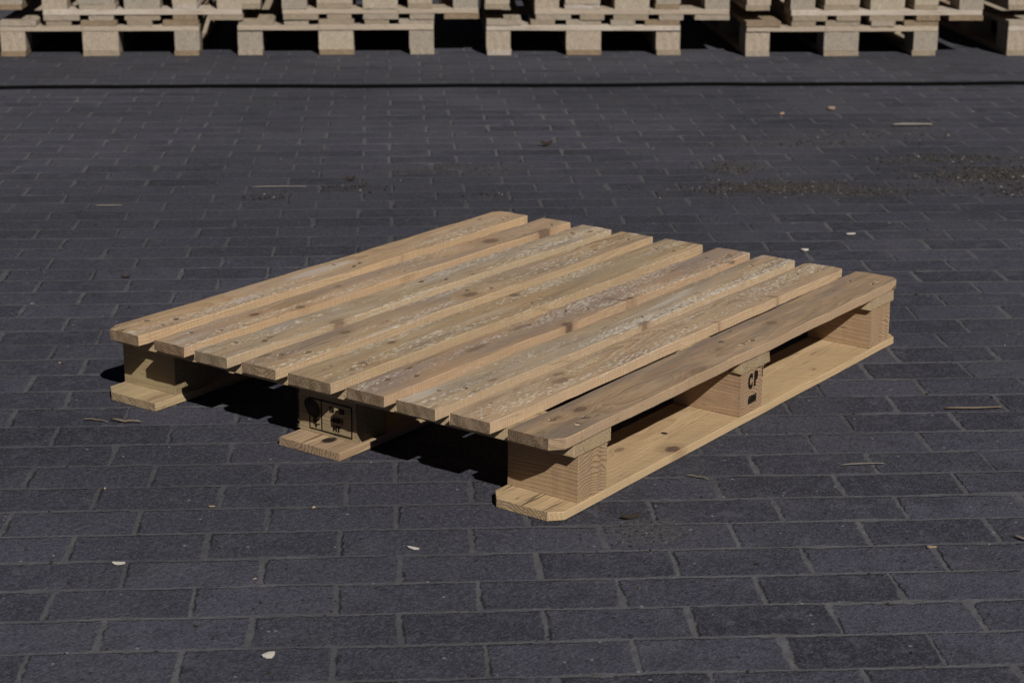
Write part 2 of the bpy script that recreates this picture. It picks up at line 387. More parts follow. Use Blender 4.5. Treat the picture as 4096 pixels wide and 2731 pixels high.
    t.put(bs.inputs['Normal'], bump(t, h, 1.0, .9))
    return m
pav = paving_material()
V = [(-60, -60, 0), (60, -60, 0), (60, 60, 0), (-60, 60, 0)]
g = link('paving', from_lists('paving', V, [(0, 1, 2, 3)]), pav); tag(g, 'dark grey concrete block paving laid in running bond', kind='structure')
farm = flat('far_ground_concrete', (.06, .058, .060), .95, .2, .2, 3)
g2 = link('ground', from_lists('ground', [(-900, -900, -.05), (900, -900, -.05), (900, 900, -.05), (-900, 900, -.05)], [(0, 1, 2, 3)]), farm)
tag(g2, 'plain dark ground reaching to the horizon', kind='structure')

# ------------------------------------------------------------------ the pallet in front
ZS, ZB, ZT, ZD = .0155, .0958, .1195, .138       # skid top, block top, stringer top, deck top
pallet = link('wooden_pallet', None); pallet.empty_display_size = .2
tag(pallet, 'single pine pallet with nine spaced deck boards lying alone in the middle of the paving', 'pallet')
# near (y0,y1), far (y0,y1)
BD = [((.912, .999), (.913, 1.001)), ((.7991, .8766), (.798, .8725)), ((.6944, .7734), (.6876, .7671)), ((.5825, .6613), (.5799, .6623)),
      ((.4597, .5534), (.4532, .5492)), ((.3472, .4261), (.340, .4211)), ((.2378, .3167), (.2325, .3117)), ((.1307, .2112), (.1243, .2082)), ((-.002, .094), (-.001, .094))]
GT = (.27, .205, .16)
BM = [
 wood('deck_wood_a', 1, light=(.42, .275, .15), pith=(.01, -.05), weather=.35, flecks=.15, tint=(.33, .25, .18), rings=230, tilt=.02, stains=[(-.05, .01, .12, .018, (.50, .44, .40), .45), (-.30, -.02, .05, .012, (.45, .40, .38), .3)]),
 wood('deck_wood_b', 2, light=(.40, .255, .14), pith=(.0, -.07), weather=.45, flecks=.45, rings=250, tilt=-.03, knots=[(-.375, .006, .012, .0065, 1.0), (-.285, -.026, .012, .008, .7), (.35, .0, .022, .016, .75), (.50, -.034, .022, .010, .8), (-.13, .015, .008, .005, .6)]),
 wood('deck_wood_c', 3, light=(.37, .27, .165), pith=(.03, -.09), weather=.55, flecks=1.0, tint=(.28, .245, .20), tilt=.03, knots=[(-.31, -.035, .02, .008, .5)]),
 wood('deck_wood_d', 4, light=(.38, .262, .15), pith=(.0, .035), weather=.45, flecks=.8, rings=170, ringamt=.65, tilt=-.02, endtone=.7, knots=[(-.36, .012, .013, .008, .7), (-.02, -.012, .022, .012, .75)]),
 wood('deck_wood_e', 5, light=(.36, .25, .14), pith=(-.06, -.04), weather=.45, flecks=.5, tint=(.26, .215, .15), tilt=.05, knots=[(-.355, .025, .010, .007, .8), (.03, .036, .013, .009, .7)]),
 wood('deck_wood_f', 6, light=(.36, .23, .135), pith=(.05, -.03), weather=.65, flecks=.4, tint=(.235, .175, .14), tilt=.04, ringamt=.6, knots=[(-.07, -.036, .013, .010, .95), (.118, -.014, .030, .0045, .6, -70), (.145, -.034, .010, .006, .9),  (-.30, .0, .03, .006, .55), (-.14, .02, .035, .006, .6)]),
 wood('deck_wood_g', 7, light=(.385, .27, .16), pith=(-.03, -.08), weather=.5, flecks=1.0, tint=(.28, .235, .18), tilt=-.03, knots=[(.02, -.035, .015, .007, .6), (-.42, -.02, .012, .006, .5)]),
 wood('deck_wood_h', 8, light=(.40, .275, .165), pith=(.02, -.05), weather=.4, flecks=.35, tilt=.03, knots=[(.10, -.034, .010, .005, .4, -50), (.32, -.031, .014, .005, .5, -55), (-.36, -.005, .020, .010, .5), (-.33, .02, .012, .006, .6)]),
 wood('deck_wood_i', 9, light=(.37, .245, .145), pith=(-.01, -.06), weather=.7, flecks=.0, tint=(.225, .165, .125), tilt=-.02, ringamt=.6, val=.9, knots=[(.165, .005, .013, .009, .6), (-.455, .012, .016, .009, .8), (-.51, .018, .010, .007, .5), (-.17, -.035, .03, .010, .45), (-.04, .0, .012, .005, .4)],
      stains=[(-.2, .01, .09, .012, (.22, .125, .08), .4)]),
]
nail_shank = flat('nail_steel', (.13, .10, .08), .7, .3, .3, 300)
nail_dark = flat('nail_rim_dark', (.10, .062, .040), .9, .1, .3, 300)
nail_pale = flat('nail_rim_pale', (.44, .34, .23), .9, .1, .2, 300)
def nail_mesh(seed):
    """countersunk twisted nail: ragged rim coloured half dark and half pale, small head"""
    rnd = random.Random(seed); bm = bmesh.new()
    N = 12
    rr = [bm.verts.new((math.cos(2*math.pi*i/N)*(.0054+rnd.random()*.0016)*1.25, math.sin(2*math.pi*i/N)*(.0046+rnd.random()*.0012), .0003)) for i in range(N)]
    ri = [bm.verts.new((math.cos(2*math.pi*i/N)*.0034, math.sin(2*math.pi*i/N)*.0032, .0009)) for i in range(N)]
    rh = [bm.verts.new((math.cos(2*math.pi*i/N)*.0030, math.sin(2*math.pi*i/N)*.0029, .0013)) for i in range(N)]
    c = bm.verts.new((0, 0, .0015))
    ph = rnd.randrange(N)
    for i in range(N):
        j = (i+1) % N
        f = bm.faces.new((rr[i], rr[j], ri[j], ri[i])); k = (i+ph) % N
        f.material_index = 1 if k < 6 else 2
        bm.faces.new((ri[i], ri[j], rh[j], rh[i])).material_index = 0
        bm.faces.new((rh[i], rh[j], c)).material_index = 0
    me = bpy.data.meshes.new('nail'); bm.to_mesh(me); bm.free()
    for q in (nail_shank, nail_dark, nail_pale): me.materials.append(q)
    return me
nails = [nail_mesh(i) for i in range(5)]
rnd = random.Random(5)
xo = [(.000, 1.198), (.002, 1.200), (-.001, 1.201), (.001, 1.199), (.0, 1.200), (.002, 1.201), (-.001, 1.199), (.001, 1.202), (-.002, 1.199)]
for i, (near, far) in enumerate(BD):
    cuts = (0, 0, 0, 0)
    if i == 0: cuts = (0, (.024, .012), 0, (.020, .012))
    if i == 8: cuts = ((.018, .018), 0, (.012, .010), 0)
    if i == 7: cuts = (0, 0, 0, (.012, .006))
    x0, x1 = xo[i]
    b = plank('deck_board', x0, x1, near[0], near[1], ZT, ZD + (rnd.random()-.5)*.0015, BM[i], pallet, seed=20+i, yend=far, rough=.0017, bev=.0011, cup=.0004, cuts=cuts, rag=.0016)
    yc = (near[0]+near[1])/2; wid = near[1]-near[0]
    for sx_, w_ in ((.044, .105), (.569, .102), (1.081, .104)):
        nn = 3 if (i in (0, 4, 8)) else 2
        pts = [(.28, .72), (.72, .25), (.35, .2)] if nn == 3 else [(.3, .7), (.68, .3)]
        for (fx, fy) in pts:
            xx = sx_ + w_*(fx + (rnd.random()-.5)*.16); yy = (fy-.5 + (rnd.random()-.5)*.1)*wid*.86
            nl = link('nail', nails[rnd.randrange(5)], None, b, (xx-(x0+x1)/2, yy, b.data.vertices[0].co.z*0 + (ZD-ZT)/2 + .0004), rnd.random()*1.2-.6)
SM = [wood('stringer_wood_a', 31, light=(.40, .29, .16), pith=(-.02, -.02), rings=330, weather=.2, endtone=.95, ringamt=.5),
      wood('stringer_wood_b', 32, light=(.38, .28, .16), pith=(.02, -.05), rings=260, weather=.2, endtone=.9),
      wood('stringer_wood_c', 33, light=(.44, .32, .19), pith=(.0, .07), rings=300, weather=.2, endtone=.98)]
STR = [(.044, .148), (.568, .671), (1.080, 1.185)]
for i, (a_, b_) in enumerate(STR):
    kw = {}
    if i == 1: kw = dict(wane=(-1, .006, .006), rag=.004)
    plank('stringer_board', a_, b_, .002, 1.018, ZB+.0003, ZT-.0003, SM[i], pallet, axis='y', seed=40+i, rough=.0014, **kw)
bl = dict(weather=.15, sidefresh=.05, endtone=.92, rings=180, ringamt=.32, val=.86, endnoise=.2, endring=.75, sidesaw=.12)
BLK_M = {
 (0, 0): wood('block_wood_a', 51, light=(.40, .265, .14), dark=(.26, .115, .045), pith=(-.008, -.085), stains=[(0, 0, .0, .0, (0, 0, 0), 0)][:0], **bl),
 (0, 1): wood('block_wood_b', 52, light=(.40, .25, .14), dark=(.24, .11, .045), pith=(.01, -.075), **bl),
 (0, 2): wood('block_wood_c', 53, light=(.44, .28, .155), dark=(.26, .12, .05), pith=(-.01, -.09), **bl),
 (1, 0): wood('block_wood_d', 54, light=(.38, .285, .15), dark=(.22, .13, .06), pith=(-.06, .05), weather=.25, endtone=.8, rings=260, ringamt=.3, sidefresh=.1, sidesaw=.1, val=.8),
 (2, 0): wood('block_wood_e', 55, light=(.37, .28, .14), dark=(.22, .13, .06), pith=(-.07, -.04), weather=.25, endtone=.8, rings=260, ringamt=.3, sidefresh=.1, sidesaw=.1, val=.8),
}
BX = [(.062, .142), (.572, .652), (1.092, 1.178)]
BY = [(.005, .141), (.458, .586), (.890, 1.023)]
blocks = {}
for r_i, (ya, yb) in enumerate(BY):
    for c_i, (xa, xb) in enumerate(BX):
        mt = BLK_M.get((r_i, c_i), BLK_M[(r_i, 0)] if r_i else BLK_M[(0, c_i)])
        dx = (random.Random(r_i*3+c_i).random()-.5)*.006 if r_i and c_i else 0
        # grain runs along Y
        b = plank('block', xa+dx, xb+dx, ya, yb, ZS+.0003, ZB, mt, pallet, axis='y', seed=60+r_i*3+c_i, step=.006, rough=.0007, bev=.0009, rag=.0022)
        blocks[(r_i, c_i)] = b
skl = [wood('skid_wood_a', 71, light=(.46, .315, .165), dark=(.33, .20, .095), pith=(.03, -.05), rings=190, ringamt=.45, weather=.12, endtone=.85, tint=(.33, .22, .13), topsaw=.22, sidefresh=.35, sidesaw=.25, grimeamt=.0, val=.90, knots=[(-.245, -.056, .016, .012, 1.0), (-.30, .015, .013, .007, .5), (.115, -.010, .010, .006, .75), (.30, -.04, .006, .003, .6)], stains=[(-.185, -.003, .0062, .0075, (.018, .009, .006), 1.)]),
       wood('skid_wood_b', 72, light=(.43, .29, .165), dark=(.24, .13, .06), pith=(.04, .02), rings=150, ringamt=.7, weather=.15, endtone=.85, topsaw=.10, sidefresh=.2, sidesaw=.25, grimeamt=.2, val=.88, stains=[(-.560, -.010, .018, .013, (.022, .010, .006), 1.), (-.560, .018, .045, .0035, (.13, .065, .04), .85)]),
       wood('skid_wood_c', 73, light=(.43, .31, .165), dark=(.30, .19, .09), pith=(.06, -.09), rings=160, ringamt=.4, weather=.15, endtone=.85, topsaw=.15, sidefresh=.2, sidesaw=.25, grimeamt=.1, val=.85, knots=[(-.57, -.045, .03, .008, .3)])]
plank('bottom_board', .002, 1.212, .002, .1415, 0.0012, ZS, skl[0], pallet, seed=81, rough=.0006, bev=.0010, cuts=((.019, .019), (.028, .022), (.014, .014), (.02, .02)))
plank('bottom_board', .009, 1.208, .449, .5855, 0.0012, ZS, skl[1], pallet, seed=82, rough=.0007, bev=.0012)
plank('bottom_board', .005, 1.208, .883, 1.024, 0.0012, ZS, skl[2], pallet, seed=83, rough=.0007, bev=.0012, cuts=(0, (.022, .026), 0, (.02, .02)))

# torn fibres standing out from the sawn block edges
fib_m = flat('torn_fibre', (.36, .28, .18), .9, .1, .2, 200)
def fibres(blk, spots, seed):
    rn = random.Random(seed)
    bw = Matrix.Translation(blk.location) @ Matrix.Rotation(blk.rotation_euler.z, 4, 'Z'); inv = bw.inverted()
    for (p0, p1, n, dirv, ln) in spots:
        V, F = [], []
        for _ in range(n):
            f = rn.random(); b = Vector(p0).lerp(Vector(p1), f)
            dd = Vector([dirv[k] + rn.uniform(-.6, .6) for k in range(3)]).normalized()*ln*(.4+rn.random())
            sd = dd.cross(Vector((rn.random(), rn.random(), 1))).normalized()*rn.uniform(.0004, .0011); up = dd.cross(sd).normalized()*.0004
            base = len(V)
            for q in (b-sd-dd*.3, b+sd-dd*.3, b+up*2-dd*.3, b+dd): V.append(tuple(inv @ q))
            F += [(base, base+1, base+3), (base+1, base+2, base+3), (base+2, base, base+3), (base, base+2, base+1)]
        link('torn_fibres', from_lists('torn_fibres', V, F), fib_m, blk)
xa0 = BX[0][0]
fibres(blocks[(1, 0)], [((xa0, .586, .017), (xa0, .586, .094), 46, (-.3, 1, .1), .0045), ((xa0, .458, .018), (xa0, .458, .092), 30, (-.8, -.5, 0), .003), ((xa0, .458, .0165), (xa0+.075, .458, .0165), 30, (0, -1, .2), .004)], 1)
fibres(blocks[(0, 0)], [((.142, .005, .05), (.142, .005, .095), 16, (1, -.3, 0), .003)], 2)
fibres(blocks[(0, 1)], [((.652, .005, .06), (.652, .005, .096), 18, (1, -.4, 0), .003), ((.572, .005, .053), (.572, .005, .055), 3, (-1, -.3, .2), .004)], 3)
fibres(blocks[(2, 0)], [((xa0, .890, .0165), (xa0+.06, .890, .0165), 12, (0, -1, .2), .003)], 4)
# ---- branded marks on the two centre blocks
ink, it_, ib = new_mat('burnt_black_mark')
tc_ = it_.n('ShaderNodeTexCoord'); nn_ = it_.noise(tc_.outputs['Object'], 900, 3)
it_.put(ib.inputs['Base Color'], it_.mix(it_.ss(nn_, .52, .75, 0, .6), (.008, .007, .006), (.06, .038, .02)))
ib.inputs['Roughness'].default_value = .9; ib.inputs['Specular IOR Level'].default_value = .1
def text_mesh(body, size, sx=1., off=0.):
    cu = bpy.data.curves.new('t', 'FONT'); cu.body = body; cu.size = size; cu.align_x = 'CENTER'; cu.align_y = 'CENTER'; cu.extrude = .00015; cu.offset = off
    cu.resolution_u = 3
    o = bpy.data.objects.new('t', cu); C.objects.link(o)
    dg = bpy.context.evaluated_depsgraph_get(); me = bpy.data.meshes.new_from_object(o.evaluated_get(dg))
    bpy.data.objects.remove(o)
    for v in me.vertices: v.co.x *= sx
    return me
def bars_mesh(segs, th=.0003):
    """flat ink strokes in a 2-D plane: list of (polyline, half-width)"""
    V, F = [], []
    for pts, hw in segs:
        for k in range(len(pts)-1):
            a, b = Vector(pts[k]), Vector(pts[k+1]); dd = (b-a).normalized(); nn = Vector((-dd.y, dd.x))*hw
            a2, b2 = a-dd*hw*.6, b+dd*hw*.6; base = len(V)
            for z in (-th/2, th/2):
                for q in (a2-nn, b2-nn, b2+nn, a2+nn): V.append((q.x, q.y, z+.00002*(k % 3)))
            F += [(base+4, base+5, base+6, base+7), (base, base+3, base+2, base+1)] + [(base+j, base+(j+1) % 4, base+4+(j+1) % 4, base+4+j) for j in range(4)]
    return from_lists('mark', V, F)
def on_block_left(name, me, y, z, blk, face_x):
    """plane facing -X: text right = -Y, up = Z ; child of a block that is rotated 90 deg"""
    o = link(name, me, ink)
    Mw = Matrix(((0, 0, -1, face_x), (-1, 0, 0, y), (0, 1, 0, z), (0, 0, 0, 1)))
    o.parent = blk
    bw = Matrix.Translation(blk.location) @ Matrix.Rotation(blk.rotation_euler.z, 4, 'Z')
    o.matrix_local = bw.inverted() @ Mw
    return o
def on_block_right(name, me, x, z, blk, face_y):
    o = link(name, me, ink)
    Mw = Matrix(((1, 0, 0, x), (0, 0, -1, face_y), (0, 1, 0, z), (0, 0, 0, 1)))
    o.parent = blk
    bw = Matrix.Translation(blk.location) @ Matrix.Rotation(blk.rotation_euler.z, 4, 'Z')
    o.matrix_local = bw.inverted() @ Mw
    return o
mb = blocks[(1, 0)]; fx = BX[0][0]-.0010
# text right = -Y.  frame y .562 -> .467, z .0235 -> .078
fr = bars_mesh([([(-.0475, -.0272), (.0475, -.0275), (.0475, .0270), (-.0475, .0275), (-.0475, -.0272)], .0011), ([(-.0205, .027), (-.020, -.0272)], .0011)])
on_block_left('stamp_frame', fr, .5145, .0507, mb, fx)
wheat = bars_mesh([([(0, -.013), (0, .016)], .0012), ([(0, -.011), (.004, -.007), (.008, -.006)], .0011), ([(0, -.011), (-.004, -.006), (-.006, -.001)], .0011),
                   ([(0, -.004), (.004, .0), (.0075, .002)], .001), ([(0, -.004), (-.004, .001), (-.006, .006)], .001), ([(0, .003), (.004, .007), (.007, .009)], .001),
                   ([(0, .003), (-.004, .008), (-.005, .012)], .001), ([(0, .010), (.003, .013), (.005, .015)], .001)])
on_block_left('wheat_mark', wheat, .5480, .0400, mb, fx)
on_block_left('stamp_text', text_mesh('ES - 30', .0125, .95, .0005), .5005, .0655, mb, fx)
on_block_left('stamp_text', text_mesh('-6001', .0130, .98, .0006), .5000, .0478, mb, fx)
on_block_left('stamp_text', text_mesh('HT', .0125, 1., .0008), .5010, .0330, mb, fx)
# burnt knot over the upper half of the mark
kn_pts = []
bm = bmesh.new(); cv = bm.verts.new((0, 0, .0012)); ring = []
for i in range(28):
    a_ = 2*math.pi*i/28; rr0 = 1+.10*mnoise.noise(Vector((math.cos(a_)*2, math.sin(a_)*2, 4)))
    ring.append(bm.verts.new((math.cos(a_)*.0185*rr0, math.sin(a_)*.0165*rr0 - math.cos(a_)*.004, 0)))
for i in range(28): bm.faces.new((cv, ring[i], ring[(i+1) % 28]))
me = bpy.data.meshes.new('knot'); bm.to_mesh(me); bm.free()
knotm, kt, kb = new_mat('dark_knot_wood')
tcc = kt.n('ShaderNodeTexCoord'); ln = kt.vm('LENGTH', tcc.outputs['Object'])
kt.put(kb.inputs['Base Color'], kt.mix(kt.ss(kt.m('ADD', ln, kt.m('MULTIPLY', kt.noise(tcc.outputs['Object'], 200, 2), .006)), .006, .014), (.035, .014, .008), (.012, .008, .006)))
kb.inputs['Roughness'].default_value = .85
ko = on_block_left('knot', me, .5560, .0610, mb, fx+.0002); ko.data.materials.clear(); ko.data.materials.append(knotm)
cb = blocks[(0, 1)]; fy = BY[0][0]-.0011
on_block_right('stamp_text', text_mesh('C', .035, .58, .0022), .6060, .0730, cb, fy)
on_block_right('stamp_text', text_mesh('P', .035, .62, .0024), .6255, .0745, cb, fy)
on_block_right('stamp_text', text_mesh('1', .026, .5, .0006), .6485, .0815, cb, fy)
on_block_right('stamp_text', text_mesh('6001', .0190, .82, .0012), .6155, .0390, cb, fy)

# ------------------------------------------------------------------ stacks of euro-size pallets behind
def pale_wood(name, seed, col):
    return wood(name, seed, light=col, dark=tuple(a*.7 for a in col), weather=.35, tint=(.27, .23, .185), val=.86, sidefresh=.0, flecks=0, rings=200, ringamt=.3, endtone=.85)
EW = [pale_wood('stack_wood_a', 101, (.44, .36, .275)), pale_wood('stack_wood_b', 102, (.38, .30, .21)), pale_wood('stack_wood_c', 103, (.56, .48, .40)), pale_wood('stack_wood_d', 104, (.31, .215, .13))]
def chipboard(name, col):
    m, t, bs = new_mat(name)
    tc = t.n('ShaderNodeTexCoord'); P = tc.outputs['Object']
    n = t.noise(P, 160, 3, .7); n2 = t.noise(P, 45, 2)
    c = t.mix(t.ss(n, .35, .65), tuple(a*.78 for a in col), tuple(a*1.18 for a in col)); c = t.mix(t.ss(n2, .4, .7, 0, .4), c, (.24, .20, .15))
    t.put(bs.inputs['Base Color'], c); bs.inputs['Roughness'].default_value = .9; t.put(bs.inputs['Normal'], bump(t, n, .002, .8))
    return m
chips = [chipboard('pressed_chip_block_a', (.29, .235, .175)), chipboard('pressed_chip_block_b', (.30, .25, .185)), chipboard('pressed_chip_block_c', (.235, .20, .16))]
def box_plank(L, Wd, T, seed, **kw): return plank_mesh('timber', L, Wd, T, seed=seed, step=.15, rough=.0015, bev=.002, rag=.003, **kw)
MS = {}
def shared(kind, L, Wd, T, mi, k, **kw):
    key = (kind, mi, k)
    if key not in MS:
        me = box_plank(L, Wd, T, hash(kind) % 1 + k*13+mi+200, **kw); me.name = kind
        me.materials.append(EW[mi] if kind != 'block' else chips[mi]); MS[key] = me
    return MS[key]
def euro(seed, label, group, loc, rz, flip=False, z=0):
    rnd = random.Random(seed)
    root = link('stacked_pallet', None); root.empty_display_size = .1
    tag(root, label, 'pallet', group)
    def part(name, me, x, y, zz, r=0): return link(name, me, None, root, (x, y, zz), r)
    bxs = [(-.35, .10), (0, .145), (.35, .10)]
    for (x, wd) in bxs:
        part('bottom_board', shared('bottom_board', 1.2, wd, .0215, rnd.choice((0, 1, 1, 2, 3)), 1 if wd > .12 else 0), x+(rnd.random()-.5)*.008, .6, .011, R(90))
        for y in (.0725, .6, 1.1275):
            part('block', shared('block', .145, wd, .078, rnd.randrange(3), 1 if wd > .12 else 0), x+(rnd.random()-.5)*.004, y+(rnd.random()-.3)*.012, .022+.039, R(90))
    for y in (.0725, .6, 1.1275):
        part('stringer_board', shared('stringer_board', .8, .145, .0215, rnd.choice((0, 2, 2)), 2), (rnd.random()-.5)*.003, y, .111, 0)
    for k, wd in enumerate((.145, .1, .145, .1, .145)):
        x = (-.3275, -.165, 0, .165, .3275)[k]
        part('deck_board', shared('deck_board', 1.2, wd, .0215, rnd.choice((0, 1, 1, 3)), 3 if wd > .12 else 4), x+(rnd.random()-.5)*.01, .6+(rnd.random()-.5)*.010, .133, R(90))
    root.scale = (.98, .98, .98)
    if flip:
        root.rotation_euler = (0, math.pi, 0)
        root.rotation_euler = (Matrix.Rotation(rz, 4, 'Z') @ Matrix.Rotation(math.pi, 4, 'Y')).to_euler()
        root.location = (loc[0], loc[1], z+.144*.98)
    else:
        root.rotation_euler = (0, 0, rz); root.location = (loc[0], loc[1], z)
    return root
ends = [((2.695, 4.545), (3.188, 3.956)), ((3.295, 3.839), (3.801, 3.236)), ((3.908, 3.061), (4.401, 2.434)), ((4.525, 2.218), (5.039, 1.602)), ((5.211, 1.384), (5.715, .778))]
offs = [.172, .180, .195, .180, .20]
which = ['leftmost stack', 'second stack from the left', 'third stack from the left', 'fourth stack from the left', 'stack at the right edge']
for i, (a_, b_) in enumerate(ends):
    a_ = Vector(a_); b_ = Vector(b_); dr = (b_-a_).normalized(); rz = math.atan2(dr.y, dr.x)
    mid = (a_+b_)/2 if i < 4 else a_+dr*.392
    grp = 'pale pallets stacked in a row at the back'
    euro(300+i*3, f'pale pallet standing on the ground at the bottom of the {which[i]}', grp, mid, rz, z=.001)
    up = mid + dr*offs[i]
    euro(301+i*3, f'upside down pale pallet lying on the lowest one of the {which[i]}', grp, up, rz, flip=True, z=.1422)
    euro(302+i*3, f'upright third pallet nested into the upside down one, {which[i]}', grp, mid+dr*(-.005), rz, z=.1850)

# ------------------------------------------------------------------ cable on the paving
rub = flat('black_rubber', (.003, .003, .003), .9, .05, .2, 30)
def tube_mesh(pts, rad, seg=10, name='tube', taper=None):
    V, F = [], []
    n = len(pts)
    for i, p in enumerate(pts):
        p = Vector(p); tg = (Vector(pts[min(i+1, n-1)])-Vector(pts[max(i-1, 0)])).normalized()
        sd = tg.cross(Vector((0, 0, 1))).normalized(); up = sd.cross(tg)
        rr_ = rad*(taper(i/(n-1)) if taper else 1)
        for k in range(seg):
            a_ = 2*math.pi*k/seg; V.append(tuple(p + sd*math.cos(a_)*rr_ + up*math.sin(a_)*rr_))
        if i:
            b0 = (i-1)*seg; b1 = i*seg
            for k in range(seg): F.append((b0+k, b0+(k+1) % seg, b1+(k+1) % seg, b1+k))
    F.append(tuple(range(seg-1, -1, -1))); F.append(tuple(range((n-1)*seg, n*seg)))
    return from_lists(name, V, F, True)
cp = [(1.45, 4.76), (2.164, 3.924), (2.566, 3.456), (3.0, 2.925), (3.355, 2.476), (3.871, 1.863), (4.2, 1.46), (4.538, 1.042), (5.2, .25)]
pts = []
for i in range(len(cp)-1):
    for k in range(14):
        f = k/14; x = cp[i][0]*(1-f)+cp[i+1][0]*f; y = cp[i][1]*(1-f)+cp[i+1][1]*f
        s = .012*mnoise.noise(Vector((x*2.5, y*2.5, 0)))+.004*mnoise.noise(Vector((x*9, y*9, 2))); pts.append((x+s, y+s, .0068))
cab = link('cable', tube_mesh(pts, .0068), rub); tag(cab, 'long thin black cable lying across the paving in front of the pallet stacks', 'cable')

# ------------------------------------------------------------------ loose bits
chip_pale = flat('fresh_chip', (.46, .42, .38), .8, .2, .15, 90)
chip_tan = flat('tan_chip', (.27, .19, .13), .85, .15, .2, 90)
chip_brown = flat('brown_bark', (.035, .026, .020), .9, .1, .4, 120)
twig_m = flat('dry_twig', (.13, .10, .075), .9, .1, .3, 120)
grey_splint = flat('grey_splinter', (.155, .138, .120), .9, .1, .2, 90)
def flake_mesh(lx, ly, lz, seed, n=9, curl=.3):
    rnd = random.Random(seed); bm = bmesh.new()
    top, bot = [], []
    for i in range(n):
        a_ = 2*math.pi*i/n; q = .7+.5*rnd.random(); x = math.cos(a_)*lx/2*q; y = math.sin(a_)*ly/2*q
        z = curl*lz*3*((x/lx*2)**2) + lz*.3
        top.append(bm.verts.new((x, y, z+lz*.7))); bot.append(bm.verts.new((x*.93, y*.9, z*.9)))
    ct = bm.verts.new((lx*.05, 0, lz*1.25)); cb_ = bm.verts.new((0, 0, .0))
    for i in range(n):
        j = (i+1) % n
        bm.faces.new((top[i], top[j], ct)); bm.faces.new((bot[j], bot[i], cb_)); bm.faces.new((bot[i], bot[j], top[j], top[i]))
    bmesh.ops.recalc_face_normals(bm, faces=bm.faces)
    me = bpy.data.meshes.new('flake'); bm.to_mesh(me); bm.free(); return me
def chip(name, x, y, rz, lx, ly, lz, mat, label, cat, grp, seed, curl=.08):
    o = link(name, flake_mesh(lx, ly, lz, seed, curl=curl), mat, None, (x, y, .0015), rz); tag(o, label, cat, grp); return o
def twig(name, x, y, rz, L, rad, mat, label, cat, grp, seed, bend=.1):
    rnd = random.Random(seed)
    p_ = [(L*(k/8-.5), L*bend*math.sin(k/8*3.1)*(1 if seed % 2 else -1)+rnd.uniform(-1, 1)*L*(.015 if name == 'twig' else .003), rad*1.0+.002+abs(math.sin(k*.8))*rad*(1.2 if name == 'twig' else .15)) for k in range(9)]
    o = link(name, tube_mesh(p_, rad, 6, 'twig', lambda f: .45+.6*math.sin(min(1, f*1.2+.1)*2.6)), mat, None, (x, y, 0), rz); tag(o, label, cat, grp); return o
AR = R(-50)
G1 = 'pale wood chips scattered on the paving'; G2 = 'twigs and splinters lying on the paving'
chip('wood_chip', -.598, .045, AR+.3, .021, .016, .003, chip_pale, 'largest rounded white wood chip in the foreground near the bottom edge', 'wood chip', G1, 1)
chip('wood_chip', -.507, .427, AR-.2, .018, .012, .002, chip_pale, 'fan shaped white wood chip resting beside a joint at the left', 'wood chip', G1, 2)
chip('wood_chip', -.207, .118, AR-.5, .024, .008, .002, chip_pale, 'narrow whitish wood chip in front of the pallet between the two front corners', 'wood chip', G1, 3)
chip('wood_chip', -.265, .477, AR, .013, .006, .0015, chip_tan, 'tiny orange tan wood chip on a joint left of the middle bottom board', 'wood chip', G1, 4)
chip('wood_chip', 2.002, .493, AR+.2, .024, .010, .003, chip_pale, 'whitish chip on the paving just behind the far right end of the deck boards', 'wood chip', G1, 5)
chip('wood_chip', 1.779, .506, AR-.4, .018, .011, .005, chip_pale, 'small white chip behind the seventh deck board end', 'wood chip', G1, 6)
chip('wood_chip', 3.608, 1.359, AR, .030, .020, .010, chip_tan, 'bent tan wood chip far back at the upper right below the cable', 'wood chip', G1, 7)
chip('wood_chip', 3.42, 1.45, AR, .022, .014, .007, chip_tan, 'small pale tan chip left of the bent one at the upper right', 'wood chip', G1, 8)
chip('wood_chip', .26, -.50, AR, .018, .008, .002, chip_tan, 'small beige chip on a dark paver at the lower right', 'wood chip', G1, 9)
chip('bark_flake', .089, -.077, AR+.3, .034, .010, .004, chip_brown, 'curled dark bark flake just right of the near pallet corner', 'bark flake', None, 10, .3)
chip('bark_flake', 2.484, 1.76, AR, .040, .014, .010, chip_brown, 'raised black curled leaf on the paving behind the far edge of the pallet', 'bark flake', None, 11, .35)
chip('bark_flake', 1.734, 1.906, AR+.2, .030, .013, .005, chip_brown, 'flat dark leaf on the paving behind the left deck boards', 'bark flake', None, 12, .8)
chip('bark_flake', .62, 1.62, AR+.1, .024, .010, .003, chip_brown, 'small dark flake on the paving left of the outermost deck board', 'bark flake', None, 24, .8)
twig('twig', -.098, .927, AR-.4, .050, .0013, twig_m, 'thin grey brown twig left of the left bottom board', 'twig', G2, 1)
twig('twig', -.066, .884, AR-.25, .055, .0021, twig_m, 'darker thicker twig with a bend in front of the left bottom board', 'twig', G2, 2)
twig('splinter', 1.543, 2.003, AR, .15, .0016, grey_splint, 'long thin pale splinter behind the left side of the pallet', 'splinter', G2, 3, .035)
twig('splinter', 1.10, 2.20, AR, .07, .0018, grey_splint, 'short straight pale splinter at the left in the middle distance', 'splinter', G2, 4, .01)
twig('splinter', 3.494, 1.01, AR, .13, .005, grey_splint, 'thick pale splinter at the upper right in front of the dirt heap', 'splinter', G2, 5, .03)
twig('splinter', .908, -.292, AR, .105, .0020, twig_m, 'flat brown strip lying at the right edge of the paving', 'splinter', G2, 6, .02)
twig('splinter', .52, -.26, AR+.05, .075, .0012, grey_splint, 'hair thin pale splinter on the pavers right of the pallet', 'splinter', G2, 7, .03)
twig('splinter', .37, -.60, AR-.9, .035, .0022, grey_splint, 'short pale splinter stuck in a joint at the lower right', 'splinter', G2, 8, .02)
